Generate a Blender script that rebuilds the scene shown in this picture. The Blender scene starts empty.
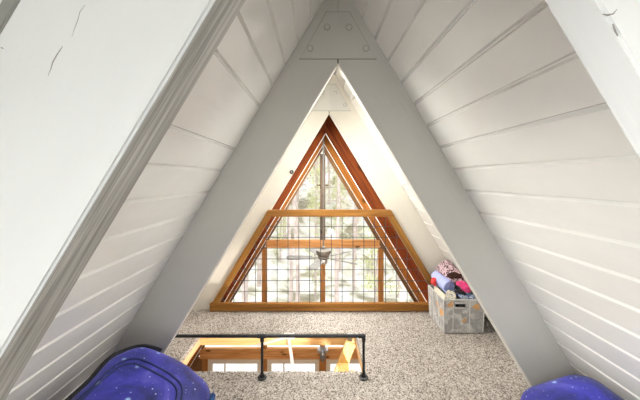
import bpy, bmesh, math, random
from mathutils import Vector, Matrix, noise
random.seed(7)
S = bpy.context.scene
COL = S.collection
PI = math.pi

# ------------------------------------------------------------------ geometry of the A-frame
ZI = 2.041          # inside apex of every rafter frame above the loft floor
K = 1.665           # slope (dZ / dX)
WX = 0.302          # rafter width measured horizontally
T = 0.062           # rafter thickness
NRM = math.hypot(K, 1.0)
EYE = Vector((-0.119, 0.0, 1.366))
YB, YA, YC, YD, YE, YF = 0.366, 1.585, 2.805, 4.025, 5.245, 6.465
ZG = -5.2           # great-room floor
ZM = -2.55          # landing floor below the loft
def hx(z): return (ZI - z) / K

# ------------------------------------------------------------------ helpers
class MB:
    def __init__(s): s.bm = bmesh.new()
    def box(s, x0, x1, y0, y1, z0, z1):
        v = [s.bm.verts.new((x, y, z)) for x in (x0, x1) for y in (y0, y1) for z in (z0, z1)]
        for f in ((0,1,3,2),(4,6,7,5),(0,4,5,1),(2,3,7,6),(0,2,6,4),(1,5,7,3)):
            s.bm.faces.new([v[i] for i in f])
        return s
    def bar(s, a, b, w, h, up=(0,0,1)):
        """rectangular bar from a to b; w across, h along up"""
        a, b = Vector(a), Vector(b); d = (b - a).normalized(); u = Vector(up)
        u = (u - d * u.dot(d)).normalized(); r = d.cross(u)
        vs = []
        for p in (a, b):
            for i, j in ((-1,-1),(1,-1),(1,1),(-1,1)):
                vs.append(s.bm.verts.new(p + r * (i * w / 2) + u * (j * h / 2)))
        for i in range(4):
            j = (i + 1) % 4
            s.bm.faces.new((vs[i], vs[j], vs[4 + j], vs[4 + i]))
        s.bm.faces.new(vs[3::-1]); s.bm.faces.new(vs[4:])
        return s
    def prism(s, poly, y0, y1):
        """polygon in XZ extruded along Y"""
        a = [s.bm.verts.new((x, y0, z)) for x, z in poly]
        b = [s.bm.verts.new((x, y1, z)) for x, z in poly]
        n = len(poly)
        for i in range(n):
            s.bm.faces.new((a[i], a[(i + 1) % n], b[(i + 1) % n], b[i]))
        s.bm.faces.new(a[::-1]); s.bm.faces.new(b)
        return s
    def tube(s, pts, r, seg=12, closed=False, caps=True):
        pts = [Vector(p) for p in pts]; rings = []; n = len(pts)
        rad = r if isinstance(r, (list, tuple)) else [r] * n
        ref = None
        for i, p in enumerate(pts):
            if closed: d = pts[(i + 1) % n] - pts[i - 1]
            else: d = pts[min(i + 1, n - 1)] - pts[max(i - 1, 0)]
            d.normalize()
            if ref is None:
                ref = Vector((0, 0, 1)) if abs(d.z) < .9 else Vector((1, 0, 0))
            u = (ref - d * ref.dot(d)).normalized(); ref = u; w = d.cross(u)
            rings.append([s.bm.verts.new(p + (u * math.cos(2*PI*k/seg) + w * math.sin(2*PI*k/seg)) * rad[i]) for k in range(seg)])
        for i in range(n if closed else n - 1):
            A, B = rings[i], rings[(i + 1) % n]
            for k in range(seg):
                s.bm.faces.new((A[k], A[(k+1) % seg], B[(k+1) % seg], B[k]))
        if caps and not closed:
            s.bm.faces.new(rings[0][::-1]); s.bm.faces.new(rings[-1])
        return s
    def lathe(s, prof, c=(0,0,0), axis='Z', seg=24):
        """prof: list of (radius, height)"""
        c = Vector(c); rings = []
        for r, h in prof:
            ring = []
            for k in range(seg):
                a = 2 * PI * k / seg; p = (r * math.cos(a), r * math.sin(a), h)
                if axis == 'Y': p = (p[0], h, p[1])
                if axis == 'X': p = (h, p[0], p[1])
                ring.append(s.bm.verts.new(c + Vector(p)))
            rings.append(ring)
        for A, B in zip(rings, rings[1:]):
            for k in range(seg):
                s.bm.faces.new((A[k], A[(k+1) % seg], B[(k+1) % seg], B[k]))
        s.bm.faces.new(rings[0][::-1]); s.bm.faces.new(rings[-1])
        return s
    def build(s, name, mat, parent=None, bevel=0, smooth=False, seg=2, loc=None):
        bm = s.bm
        bmesh.ops.recalc_face_normals(bm, faces=bm.faces)
        if bevel:
            es = [e for e in bm.edges if len(e.link_faces) == 2 and e.calc_face_angle(0) > .6]
            bmesh.ops.bevel(bm, geom=es, offset=bevel, segments=seg, affect='EDGES', clamp_overlap=True)
        me = bpy.data.meshes.new(name)
        if parent is not None and loc is None: loc = None
        bm.to_mesh(me); bm.free()
        me.materials.append(mat)
        o = bpy.data.objects.new(name, me); COL.objects.link(o)
        if smooth:
            for p in me.polygons: p.use_smooth = True
            try: me.set_sharp_from_angle(angle=0.7)
            except Exception: pass
        if parent is not None:
            o.parent = parent
            # geometry is written in world space: undo the parents' offset
            m = parent.matrix_basis.copy(); q = parent
            while q.parent is not None:
                q = q.parent; m = q.matrix_basis @ m @ Matrix()
            o.matrix_basis = WORLD[parent.name].inverted() if parent.name in WORLD else Matrix()
        WORLD[o.name] = WORLD.get(parent.name, Matrix()) @ o.matrix_basis if parent is not None else Matrix()
        return o
WORLD = {}
def tag(o, label, cat, group=None):
    o['label'] = label; o['category'] = cat
    if group: o['group'] = group
    return o
def struct(o, label=None):
    o['kind'] = 'structure'
    if label: o['label'] = label
    return o
def empty(name, loc=(0,0,0)):
    o = bpy.data.objects.new(name, None); COL.objects.link(o); o.location = loc
    o.empty_display_size = .1
    WORLD[o.name] = Matrix.Translation(loc)
    return o

# ------------------------------------------------------------------ materials
def N(nt, t, **kw):
    n = nt.nodes.new(t)
    for k, v in kw.items():
        if k in n.inputs: n.inputs[k].default_value = v
        else: setattr(n, k, v)
    return n
def base_mat(name, rough=.5, spec=.5, metallic=0):
    m = bpy.data.materials.new(name); m.use_nodes = True; nt = m.node_tree
    b = nt.nodes['Principled BSDF']
    b.inputs['Roughness'].default_value = rough
    b.inputs['Specular IOR Level'].default_value = spec
    b.inputs['Metallic'].default_value = metallic
    return m, nt, b
def ramp(nt, stops):
    r = nt.nodes.new('ShaderNodeValToRGB'); e = r.color_ramp.elements
    while len(e) < len(stops): e.new(.5)
    for x, (p, c) in zip(e, stops):
        x.position = p; x.color = (*c, 1)
    return r
def grain_vec(nt, mode, k_along, k_across):
    """texture vector stretched along the grain. 'rafter': down the A-frame slope on both sides; 'x','y','z': along that axis"""
    g = nt.nodes.new('ShaderNodeNewGeometry'); L = nt.links
    sx = nt.nodes.new('ShaderNodeSeparateXYZ'); L.new(g.outputs['Position'], sx.inputs[0])
    cb = nt.nodes.new('ShaderNodeCombineXYZ')
    if mode == 'rafter':
        ab = N(nt, 'ShaderNodeMath', operation='ABSOLUTE'); L.new(sx.outputs[0], ab.inputs[0])
        c2 = nt.nodes.new('ShaderNodeCombineXYZ'); L.new(ab.outputs[0], c2.inputs[0]); L.new(sx.outputs[2], c2.inputs[2])
        outs = []
        for v in ((1/NRM, 0, -K/NRM), (K/NRM, 0, 1/NRM)):
            d = N(nt, 'ShaderNodeVectorMath', operation='DOT_PRODUCT'); L.new(c2.outputs[0], d.inputs[0]); d.inputs[1].default_value = v
            outs.append(d.outputs['Value'])
        # sign of X shifts the pattern so both sides differ
        sg = N(nt, 'ShaderNodeMath', operation='SIGN'); L.new(sx.outputs[0], sg.inputs[0])
        srcs = [(outs[0], k_along), (outs[1], k_across), (sx.outputs[1], k_across)]
        ml = []
        for o_, k in srcs:
            q = N(nt, 'ShaderNodeMath', operation='MULTIPLY'); L.new(o_, q.inputs[0]); q.inputs[1].default_value = k; ml.append(q)
        ad = N(nt, 'ShaderNodeMath', operation='MULTIPLY_ADD'); L.new(sg.outputs[0], ad.inputs[0]); ad.inputs[1].default_value = 7.3
        L.new(ml[0].outputs[0], ad.inputs[2])
        L.new(ad.outputs[0], cb.inputs[0]); L.new(ml[1].outputs[0], cb.inputs[1]); L.new(ml[2].outputs[0], cb.inputs[2])
    else:
        for i, ax in enumerate('xyz'):
            q = N(nt, 'ShaderNodeMath', operation='MULTIPLY'); L.new(sx.outputs[i], q.inputs[0])
            q.inputs[1].default_value = k_along if ax == mode else k_across
            L.new(q.outputs[0], cb.inputs[i])
    return cb.outputs[0]
def bump(nt, b, height, strength=.3, dist=.01, prev=None):
    bp = N(nt, 'ShaderNodeBump'); bp.inputs['Strength'].default_value = strength; bp.inputs['Distance'].default_value = dist
    nt.links.new(height, bp.inputs['Height'])
    if prev is not None: nt.links.new(prev.outputs[0], bp.inputs['Normal'])
    nt.links.new(bp.outputs[0], b.inputs['Normal'])
    return bp
def plain(name, col, rough=.5, metallic=0, spec=.5, var=.06, scale=30):
    m, nt, b = base_mat(name, rough, spec, metallic)
    tc = nt.nodes.new('ShaderNodeTexCoord')
    nz = N(nt, 'ShaderNodeTexNoise', Scale=scale, Detail=3.0); nt.links.new(tc.outputs['Object'], nz.inputs['Vector'])
    lo = tuple(c * (1 - var) for c in col); hi = tuple(min(1, c * (1 + var)) for c in col)
    r = ramp(nt, [(.3, lo), (.7, hi)]); nt.links.new(nz.outputs['Fac'], r.inputs[0]); nt.links.new(r.outputs[0], b.inputs['Base Color'])
    return m
def painted_wood(name, col, mode='rafter', rough=.4, strength=.25, rough_sawn=False):
    m, nt, b = base_mat(name, rough, .45); L = nt.links
    v = grain_vec(nt, mode, 1.6, 40)
    n1 = N(nt, 'ShaderNodeTexNoise', Scale=1.0, Detail=5.0, Roughness=.6); L.new(v, n1.inputs['Vector'])
    v2 = grain_vec(nt, mode, 2.2, 4)
    n2 = N(nt, 'ShaderNodeTexNoise', Scale=1.3, Detail=4.0); L.new(v2, n2.inputs['Vector'])
    r = ramp(nt, [(.25, tuple(c * .93 for c in col)), (.7, col)]); L.new(n2.outputs['Fac'], r.inputs[0])
    # rare scuffs where the paint is worn to grey
    n3 = N(nt, 'ShaderNodeTexNoise', Scale=2.6, Detail=8.0, Roughness=.75); L.new(v2, n3.inputs['Vector'])
    r3 = ramp(nt, [(.70, (0, 0, 0)), (.74, (1, 1, 1))]); L.new(n3.outputs['Fac'], r3.inputs[0])
    mx = N(nt, 'ShaderNodeMixRGB'); mx.inputs['Color2'].default_value = (*[c * .62 for c in col], 1)
    L.new(r3.outputs[0], mx.inputs['Fac']); L.new(r.outputs[0], mx.inputs['Color1'])
    L.new(mx.outputs[0], b.inputs['Base Color'])
    b1 = bump(nt, b, n1.outputs['Fac'], strength, .004)
    bump(nt, b, n2.outputs['Fac'], .25, .02, b1)
    return m
def stained_wood(name, dark, light, mode='rafter', rough=.45, k=26, along=1.6, knots=True):
    m, nt, b = base_mat(name, rough, .15); L = nt.links
    v = grain_vec(nt, mode, along, k)
    n1 = N(nt, 'ShaderNodeTexNoise', Scale=1.0, Detail=6.0, Roughness=.6, Distortion=.6); L.new(v, n1.inputs['Vector'])
    r = ramp(nt, [(.30, dark), (.68, light)]); L.new(n1.outputs['Fac'], r.inputs[0])
    out = r.outputs[0]
    if knots:
        v2 = grain_vec(nt, mode, 2.2, 6)
        w = N(nt, 'ShaderNodeTexVoronoi', Scale=1.0); L.new(v2, w.inputs['Vector'])
        r2 = ramp(nt, [(.07, (1, 1, 1)), (.19, (0, 0, 0))]); L.new(w.outputs['Distance'], r2.inputs[0])
        mx = N(nt, 'ShaderNodeMixRGB'); mx.inputs['Color2'].default_value = (*[c * .35 for c in dark], 1)
        L.new(r2.outputs[0], mx.inputs['Fac']); L.new(out, mx.inputs['Color1']); out = mx.outputs[0]
    L.new(out, b.inputs['Base Color'])
    bump(nt, b, n1.outputs['Fac'], .15, .003)
    return m
def carpet_mat():
    m, nt, b = base_mat('carpet_pile', .95, .1); L = nt.links
    tc = nt.nodes.new('ShaderNodeTexCoord')
    n1 = N(nt, 'ShaderNodeTexNoise', Scale=105.0, Detail=3.0, Roughness=.65); L.new(tc.outputs['Object'], n1.inputs['Vector'])
    r = ramp(nt, [(.34, (.085, .07, .064)), (.43, (.28, .245, .22)), (.53, (.51, .465, .43)), (.68, (.72, .68, .64))]); L.new(n1.outputs['Fac'], r.inputs[0])
    n2 = N(nt, 'ShaderNodeTexNoise', Scale=5.0, Detail=2.0); L.new(tc.outputs['Object'], n2.inputs['Vector'])
    r2 = ramp(nt, [(.3, (.88, .86, .84)), (.7, (1, 1, 1))]); L.new(n2.outputs['Fac'], r2.inputs[0])
    mx = N(nt, 'ShaderNodeMixRGB', blend_type='MULTIPLY'); mx.inputs['Fac'].default_value = 1
    L.new(r.outputs[0], mx.inputs['Color1']); L.new(r2.outputs[0], mx.inputs['Color2'])
    L.new(mx.outputs[0], b.inputs['Base Color'])
    bump(nt, b, n1.outputs['Fac'], .6, .01)
    return m
def glass_mat():
    m = bpy.data.materials.new('window_glass'); m.use_nodes = True; nt = m.node_tree
    for n in list(nt.nodes): nt.nodes.remove(n)
    o = nt.nodes.new('ShaderNodeOutputMaterial'); t = nt.nodes.new('ShaderNodeBsdfTransparent')
    t.inputs[0].default_value = (.97, .98, .97, 1)
    g = nt.nodes.new('ShaderNodeBsdfGlossy'); g.inputs['Roughness'].default_value = .02
    f = nt.nodes.new('ShaderNodeFresnel'); f.inputs[0].default_value = 1.25
    mx = nt.nodes.new('ShaderNodeMixShader')
    nt.links.new(f.outputs[0], mx.inputs[0]); nt.links.new(t.outputs[0], mx.inputs[1]); nt.links.new(g.outputs[0], mx.inputs[2])
    nt.links.new(mx.outputs[0], o.inputs[0])
    return m
def galaxy_mat():
    m, nt, b = base_mat('galaxy_fabric', .55, .35); L = nt.links
    tc = nt.nodes.new('ShaderNodeTexCoord')
    n1 = N(nt, 'ShaderNodeTexNoise', Scale=4.5, Detail=5.0, Roughness=.55, Distortion=.8); L.new(tc.outputs['Object'], n1.inputs['Vector'])
    r = ramp(nt, [(.28, (.006, .008, .06)), (.45, (.018, .022, .22)), (.56, (.04, .04, .42)), (.70, (.13, .12, .58))]); L.new(n1.outputs['Fac'], r.inputs[0])
    out = r.outputs[0]
    for sc, e0, e1, col, seed in ((15, .07, .20, (.45, .66, .95), 0), (34, .05, .14, (.55, .62, .95), 3.3), (70, .05, .11, (.62, .68, 1.0), 9.1)):
        mp = N(nt, 'ShaderNodeMapping'); mp.inputs['Location'].default_value = (seed, seed * .7, -seed); L.new(tc.outputs['Object'], mp.inputs[0])
        w = N(nt, 'ShaderNodeTexVoronoi', Scale=sc); L.new(mp.outputs[0], w.inputs['Vector'])
        # only a share of the cells hold a star
        sp = nt.nodes.new('ShaderNodeSeparateColor'); L.new(w.outputs['Color'], sp.inputs[0])
        gt = N(nt, 'ShaderNodeMath', operation='GREATER_THAN'); L.new(sp.outputs[0], gt.inputs[0]); gt.inputs[1].default_value = .45
        rr = ramp(nt, [(e0, (1, 1, 1)), (e1, (0, 0, 0))]); L.new(w.outputs['Distance'], rr.inputs[0])
        mu = N(nt, 'ShaderNodeMath', operation='MULTIPLY'); L.new(rr.outputs[0], mu.inputs[0]); L.new(gt.outputs[0], mu.inputs[1])
        mx = N(nt, 'ShaderNodeMixRGB'); mx.inputs['Color2'].default_value = (*col, 1)
        L.new(mu.outputs[0], mx.inputs['Fac']); L.new(out, mx.inputs['Color1']); out = mx.outputs[0]
    L.new(out, b.inputs['Base Color'])
    n2 = N(nt, 'ShaderNodeTexNoise', Scale=9.0, Detail=3.0); L.new(tc.outputs['Object'], n2.inputs['Vector'])
    bump(nt, b, n2.outputs['Fac'], .35, .02)
    b.inputs['Sheen Weight'].default_value = .15
    return m
def patch_fabric(name, cols, scale, kind='noise', rough=.85):
    """fabric with a printed pattern: blotches of the colours in cols"""
    m, nt, b = base_mat(name, rough, .2); L = nt.links
    tc = nt.nodes.new('ShaderNodeTexCoord')
    if kind == 'cells':
        t = N(nt, 'ShaderNodeTexVoronoi', Scale=scale, distance='CHEBYCHEV'); L.new(tc.outputs['Object'], t.inputs['Vector'])
        sp = nt.nodes.new('ShaderNodeSeparateColor'); L.new(t.outputs['Color'], sp.inputs[0]); src = sp.outputs[0]
    else:
        t = N(nt, 'ShaderNodeTexNoise', Scale=scale, Detail=2.5, Distortion=1.2); L.new(tc.outputs['Object'], t.inputs['Vector']); src = t.outputs['Fac']
    r = ramp(nt, cols)
    if kind == 'cells': r.color_ramp.interpolation = 'CONSTANT'
    L.new(src, r.inputs[0]); out = r.outputs[0]
    n2 = N(nt, 'ShaderNodeTexNoise', Scale=scale * 3.5, Detail=6.0, Roughness=.7); L.new(tc.outputs['Object'], n2.inputs['Vector'])
    r2 = ramp(nt, [(.35, (.62, .61, .60)), (.62, (1, 1, 1))]); L.new(n2.outputs['Fac'], r2.inputs[0])
    mx = N(nt, 'ShaderNodeMixRGB', blend_type='MULTIPLY'); mx.inputs['Fac'].default_value = .8
    L.new(out, mx.inputs['Color1']); L.new(r2.outputs[0], mx.inputs['Color2']); L.new(mx.outputs[0], b.inputs['Base Color'])
    bump(nt, b, n2.outputs['Fac'], .3, .004)
    return m

M = {}
M['rafter'] = painted_wood('painted_rafter', (.66, .65, .61), rough=.42, strength=.35)  # white paint greyed to put this pair's dimmer light into the colour
M['plate'] = painted_wood('painted_plate', (.65, .64, .60), rough=.45, strength=.2)
M['panel'] = painted_wood('painted_boards', (.88, .872, .845), mode='y', rough=.22, strength=.18)
M['white'] = painted_wood('white_board', (.84, .82, .78), mode='y', rough=.5, strength=.1)
M['dark_gap'] = plain('dark_gap', (.06, .055, .05), .9)
M['joint'] = plain('shadow_joint', (.30, .29, .27), .9)
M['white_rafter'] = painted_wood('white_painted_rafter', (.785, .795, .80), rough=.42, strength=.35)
M['rough_edge'] = stained_wood('rough_sawn_grey_paint', (.24, .23, .215), (.58, .57, .54), rough=.65, k=130, along=3.5, knots=False)
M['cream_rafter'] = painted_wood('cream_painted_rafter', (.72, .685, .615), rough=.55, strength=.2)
M['grey_batten'] = painted_wood('weathered_batten', (.30, .295, .275), rough=.6, strength=.5)  # dark grey standing in for the shade of a recess
M['stain_d'] = stained_wood('stained_rafter_red', (.085, .014, .004), (.22, .052, .009))
M['stain_e'] = stained_wood('stained_rafter_amber', (.22, .07, .012), (.42, .165, .035))
M['stain_f'] = stained_wood('stained_gable_wood', (.13, .065, .03), (.29, .16, .075))
M['stain_g'] = stained_wood('weathered_mullion', (.10, .065, .045), (.20, .145, .105), mode='z')  # backlit grey-brown of the upper post put into the wood colour
M['stain_x'] = stained_wood('stained_beam', (.54, .23, .065), (.84, .46, .19), mode='x')
M['stain_z'] = stained_wood('stained_post', (.34, .14, .04), (.58, .29, .10), mode='z')
M['rail_x'] = stained_wood('railing_wood', (.20, .075, .015), (.40, .19, .05), mode='x', rough=.35)
M['rail_s'] = stained_wood('railing_slope_wood', (.20, .08, .016), (.38, .19, .05), rough=.35)
M['red_boards'] = stained_wood('stained_ceiling_boards', (.17, .05, .018), (.36, .13, .045), mode='y')
M['pine_x'] = stained_wood('pine_jamb', (.70, .42, .16), (.92, .66, .33), mode='x')
M['pine_y'] = stained_wood('pine_jamb_side', (.58, .36, .17), (.82, .60, .34), mode='y')
M['ladder'] = stained_wood('ladder_pine', (.66, .42, .15), (.86, .64, .28), mode='z', along=3)
M['floorwood'] = stained_wood('floor_boards', (.28, .16, .08), (.46, .29, .15), mode='y')
M['white_edge'] = plain('white_edge_paint', (.9, .89, .86), .4)
M['carpet'] = carpet_mat()
M['subfloor'] = stained_wood('subfloor_pine', (.55, .36, .18), (.75, .54, .30), mode='x')
M['glass'] = glass_mat()
M['casing'] = plain('cream_casing', (.82, .77, .64), .5)
M['black_pipe'] = plain('black_iron_pipe', (.040, .042, .046), .38, 0.6, .5, .2, 60)
M['wire'] = plain('galvanised_wire', (.055, .05, .055), .5, .2, .5, .15)
M['steel'] = plain('brushed_steel', (.26, .245, .22), .5, .6, .5, .1)
M['alu'] = plain('aluminium', (.72, .73, .74), .35, .6, .5, .06)
M['galv'] = plain('galvanised_plate', (.50, .53, .57), .35, .7, .5, .2, 90)
M['grey_steel'] = plain('grey_steel_strip', (.17, .165, .15), .5, .3, .5, .15)
M['blade'] = stained_wood('weathered_fan_blade', (.15, .145, .14), (.26, .255, .25), mode='x', knots=False, along=4)
M['black'] = plain('black_plastic', (.012, .012, .012), .5)
M['black_fabric'] = plain('black_fabric', (.012, .012, .016), .8)
M['navy'] = plain('navy_fabric', (.02, .03, .13), .7)
M['teal'] = patch_fabric('blue_teal_fabric', [(.35, (.02, .04, .20)), (.6, (.06, .16, .38))], 20)
M['galaxy'] = galaxy_mat()
M['bin'] = patch_fabric('printed_bin_fabric', [(0, (.42, .41, .40)), (.25, (.55, .54, .52)), (.45, (.38, .375, .37)), (.60, (.60, .59, .58)), (.78, (.48, .465, .45)), (.955, (.72, .40, .17))], 22, 'cells', .7)
M['bin_edge'] = plain('bin_binding', (.60, .59, .58), .7)
M['periwinkle'] = plain('periwinkle_fleece', (.42, .46, .78), .9, 0, .1, .12, 60)
M['leopard'] = patch_fabric('pink_spotted_fleece', [(.40, (.07, .03, .03)), (.455, (.11, .05, .045)), (.475, (.76, .54, .60)), (.75, (.84, .66, .70))], 52)
M['brown'] = plain('dark_brown_fleece', (.06, .03, .022), .95, 0, .1, .3, 60)
M['pink'] = plain('hot_pink_fleece', (.85, .09, .28), .85, 0, .1, .15, 50)
M['denim'] = patch_fabric('blue_print_fabric', [(.42, (.06, .10, .25)), (.5, (.22, .32, .52)), (.60, (.62, .68, .78))], 40)
M['cream'] = plain('cream_fleece', (.74, .69, .58), .9, 0, .1, .1, 60)
M['red'] = plain('red_fabric', (.70, .05, .05), .8)
M['paper'] = plain('paper_edges', (.82, .78, .70), .8, 0, .2, .1, 120)
M['snow'] = patch_fabric('snowy_ground', [(.36, (.30, .27, .20)), (.46, (.60, .58, .50)), (.54, (.66, .63, .63)), (.8, (.74, .72, .74))], .35)
M['bark'] = plain('pine_bark', (.50, .42, .39), .9, 0, .1, .25, 3)
M['needle'] = plain('pale_green_foliage', (.55, .58, .30), .8, 0, .1, .25, .6)
M['needle_g'] = plain('grey_brown_foliage', (.50, .46, .38), .8, 0, .1, .25, .6)
M['roofing'] = plain('roof_outside', (.2, .18, .17), .9)

# ------------------------------------------------------------------ A-frame rafters
def frame(y, mats, label, thick=T, z0=ZG, edge=None, gusset=False):
    root = empty('rafter_beam', (0, y, 0)); struct(root, label)
    for s in (-1, 1):
        hw = hx(z0)
        poly = [(0, ZI), (s * hw, z0), (s * (hw + WX), z0), (0, ZI + WX * K)]
        # a hairline seam on the centre line, as two beams meet there
        poly[0] = (s * .0012, ZI - .002); poly[3] = (s * .0012, ZI + WX * K)
        o = MB().prism(poly, y, y + thick).build('rafter', mats, root, bevel=.004)
        if edge:
            e = [(s * .0012, ZI - .004), (s * hx(z0), z0 - .002), (s * (hx(z0) - .007), z0 - .002), (s * .0012, ZI - .0137)]
            MB().prism(e, y - .004, y + thick + .004).build('edge_strip', edge, root)
    return root
def gusset(root, y, prot=.006):
    """trapezoid plate over the apex joint, with four round plugs"""
    zb, zt, wb, wt = ZI + .025, ZI + .297, .222, .066
    g = MB().prism([(-wb, zb), (wb, zb), (wt, zt), (-wt, zt)], y - prot, y + .002).build('gusset_plate', M['plate'], root, bevel=.0015)
    j = .0045          # thin open joint around the plate
    for poly in ([(-wb - j, zb - j), (wb + j, zb - j), (wb + j, zb), (-wb - j, zb)], [(-wt - j, zt), (wt + j, zt), (wt + j, zt + j), (-wt - j, zt + j)]):
        MB().prism(poly, y - .001, y + .0005).build('joint', M['joint'], g)
    for s in (-1, 1):
        MB().prism([(s*wb, zb - j), (s*(wb + j), zb - j), (s*(wt + j), zt), (s*wt, zt)], y - .001, y + .0005).build('joint', M['joint'], g)
    for x, z in ((-.064, zb + .183), (.064, zb + .183), (-.164, zb + .058), (.164, zb + .058)):
        MB().lathe([(.0, 0), (.013, 0), (.016, .002), (.017, .005)], (x, y - prot - .0045, z), 'Y', 18).build('plug', M['plate'], g, smooth=True)
        MB().lathe([(.019, 0), (.0195, .001)], (x, y - prot - .0006, z), 'Y', 18).build('plug_joint', M['joint'], g)
    MB().box(-.0035, .0035, y - .0012, y + .002, ZI - .002, zb - j).build('kerf', M['dark_gap'], root)
    return g

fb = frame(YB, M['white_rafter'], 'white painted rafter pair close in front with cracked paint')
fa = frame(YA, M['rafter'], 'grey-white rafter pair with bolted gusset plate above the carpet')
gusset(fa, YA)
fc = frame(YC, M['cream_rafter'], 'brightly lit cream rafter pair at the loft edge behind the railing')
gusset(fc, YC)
fd = frame(YD, M['stain_d'], 'reddish stained rafter pair beyond the railing, first with white edge', edge=M['white_edge'])
fe = frame(YE, M['stain_e'], 'amber stained rafter pair beside the fan, second with white edge', edge=M['white_edge'])
ff = frame(YF, M['stain_f'], 'brown gable rafter pair framing the big window', thick=.10)

# rough-sawn grey inner edge of the near left rafter, and marks in its white paint
MB().prism([(-.0012, ZI - .006), (-hx(-.1), -.1), (-(hx(-.1) - .0022), -.1), (-.0012, ZI - .0097)], YB + .0015, YB + T - .0015).build('rough_edge', M['rough_edge'], [c for c in fb.children if c.name.startswith('rafter')][0])
def px(x, y, d): return (EYE.x + (x - 317.7) * d / 270, EYE.z - (y - 178) * d / 270)
def sliver(pts, w, y, par):
    """a thin tapering check in the paint along pts"""
    n = len(pts); L_, R_ = [], []
    for i, p_ in enumerate(pts):
        a = Vector(pts[max(0, i - 1)]); b = Vector(pts[min(n - 1, i + 1)]); d = (b - a).normalized()
        h = w * math.sin(PI * (i + .15) / (n - .7)) / 2
        L_.append((p_[0] - d.y * h, p_[1] + d.x * h)); R_.append((p_[0] + d.y * h, p_[1] - d.x * h))
    return MB().prism(L_ + R_[::-1], y - .0004, y + .001).build('crack', M['joint'], par)
sliver([px(*q, YB) for q in ((48, 76), (51, 69), (53, 62), (57, 55), (61, 49), (63, 46))], .0016, YB, fb)
sliver([px(*q, YB) for q in ((72, 37), (75, 28), (78, 20), (80, 12), (85, 5))], .0007, YB, fb)
sliver([px(*q, YB) for q in ((1, 47), (2, 48), (4, 48.5))], .0016, YB, fb)

for pts_, w_ in ((((603, 14), (608, 15), (613, 14), (617, 9)), .0022), (((613, 24), (615, 30), (618, 36)), .0012)):
    sliver([px(*q, YB) for q in pts_], w_, YB, fb)

# ------------------------------------------------------------------ boarded slopes
def slope_pt(s, z, off=0):
    """point of the boarding plane at height z, pushed off metres outwards"""
    return (s * (hx(z) + WX + off * K / NRM), z + off / NRM)
def boards(name, s, y0, y1, z0, z1, mat, pitch=.127, phase=0.0, thick=.045, label=None, groove=.0095, deep=.015):
    pts = [slope_pt(s, z0)]
    k = math.ceil((z0 + .02 - phase) / pitch); dz = groove * K / NRM
    while phase + k * pitch < z1 - .02:
        zg = phase + k * pitch
        pts.append(slope_pt(s, zg - dz)); pts.append(slope_pt(s, zg - dz * .25, deep)); pts.append(slope_pt(s, zg + dz * .25, deep)); pts.append(slope_pt(s, zg + dz))
        k += 1
    pts.append(slope_pt(s, z1))
    pts += [slope_pt(s, z1, thick), slope_pt(s, z0, thick)]
    if s < 0: pts = pts[::-1]
    o = MB().prism(pts, y0, y1).build(name, mat)
    return struct(o, label)
ZR = ZI + WX * K            # ridge
YBACK = -1.0
SKZ0, SKZ1 = 1.29, 2.17     # skylight opening
PR, PL = 1.927, 1.6595     # groove phases, right and left
NS0, NS1, NZ0, NZ1 = YBACK + .1, YB - .34, .75, 1.65          # added skylight on the left, unseen behind the near rafter
LW = lambda a, b, z0, z1, lab: boards('wall_left', -1, a, b, z0, z1, M['panel'], .1245, PL, label=lab)
LW(YBACK, YC + .03, -.12, NZ0, 'white painted boards low on the left roof slope')
LW(YBACK, NS0, NZ0, NZ1, 'white boards by the back gable'); LW(NS1, YA + .03, NZ0, NZ1, 'white painted boards of the left roof slope')
LW(YBACK, YA + .03, NZ1, ZR, 'white painted boards high on the left roof slope')
LW(YA + .03, YC + .03, NZ0, SKZ0, 'white boards below the left loft skylight'); LW(YA + .03, YC + .03, SKZ1, ZR, 'white boards above the left loft skylight')
LW(2.35, YC + .03, SKZ0, SKZ1, 'white boards beside the left loft skylight')
boards('wall_right', 1, YBACK, YA + .03, -.12, ZR, M['panel'], .127, PR, label='white painted boards of the right roof slope')
boards('wall_right', 1, YA + .03, YC + .03, -.12, SKZ0, M['panel'], .127, PR, label='white boards below the skylight on the right slope')
boards('wall_right', 1, YA + .03, YC + .03, SKZ1, ZR, M['panel'], .127, PR, label='white boards above the skylight on the right slope')
for s in (-1, 1):
    nm = 'wall_left' if s < 0 else 'wall_right'
    boards(nm, s, YBACK, YC + .03, ZG, -.12, M['red_boards'], .15, 0, label='stained boards of the storey below')
    boards(nm, s, YC + .03, YF + .1, ZG, .75, M['red_boards'], .15, 0, label='stained boards of the great room slope')
    boards(nm, s, YC + .03, YF + .1, 2.05, ZR, M['red_boards'], .15, 0, label='stained boards at the great room ridge')
    for a, b in ((YC + .03, YC + .12), (YD - .05, YD + .12), (YE - .05, YE + .12), (YF - .06, YF + .1)):
        boards(nm, s, a, b, .75, 2.05, M['red_boards'], .15, 0, label='stained boards between great room skylights')

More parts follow.
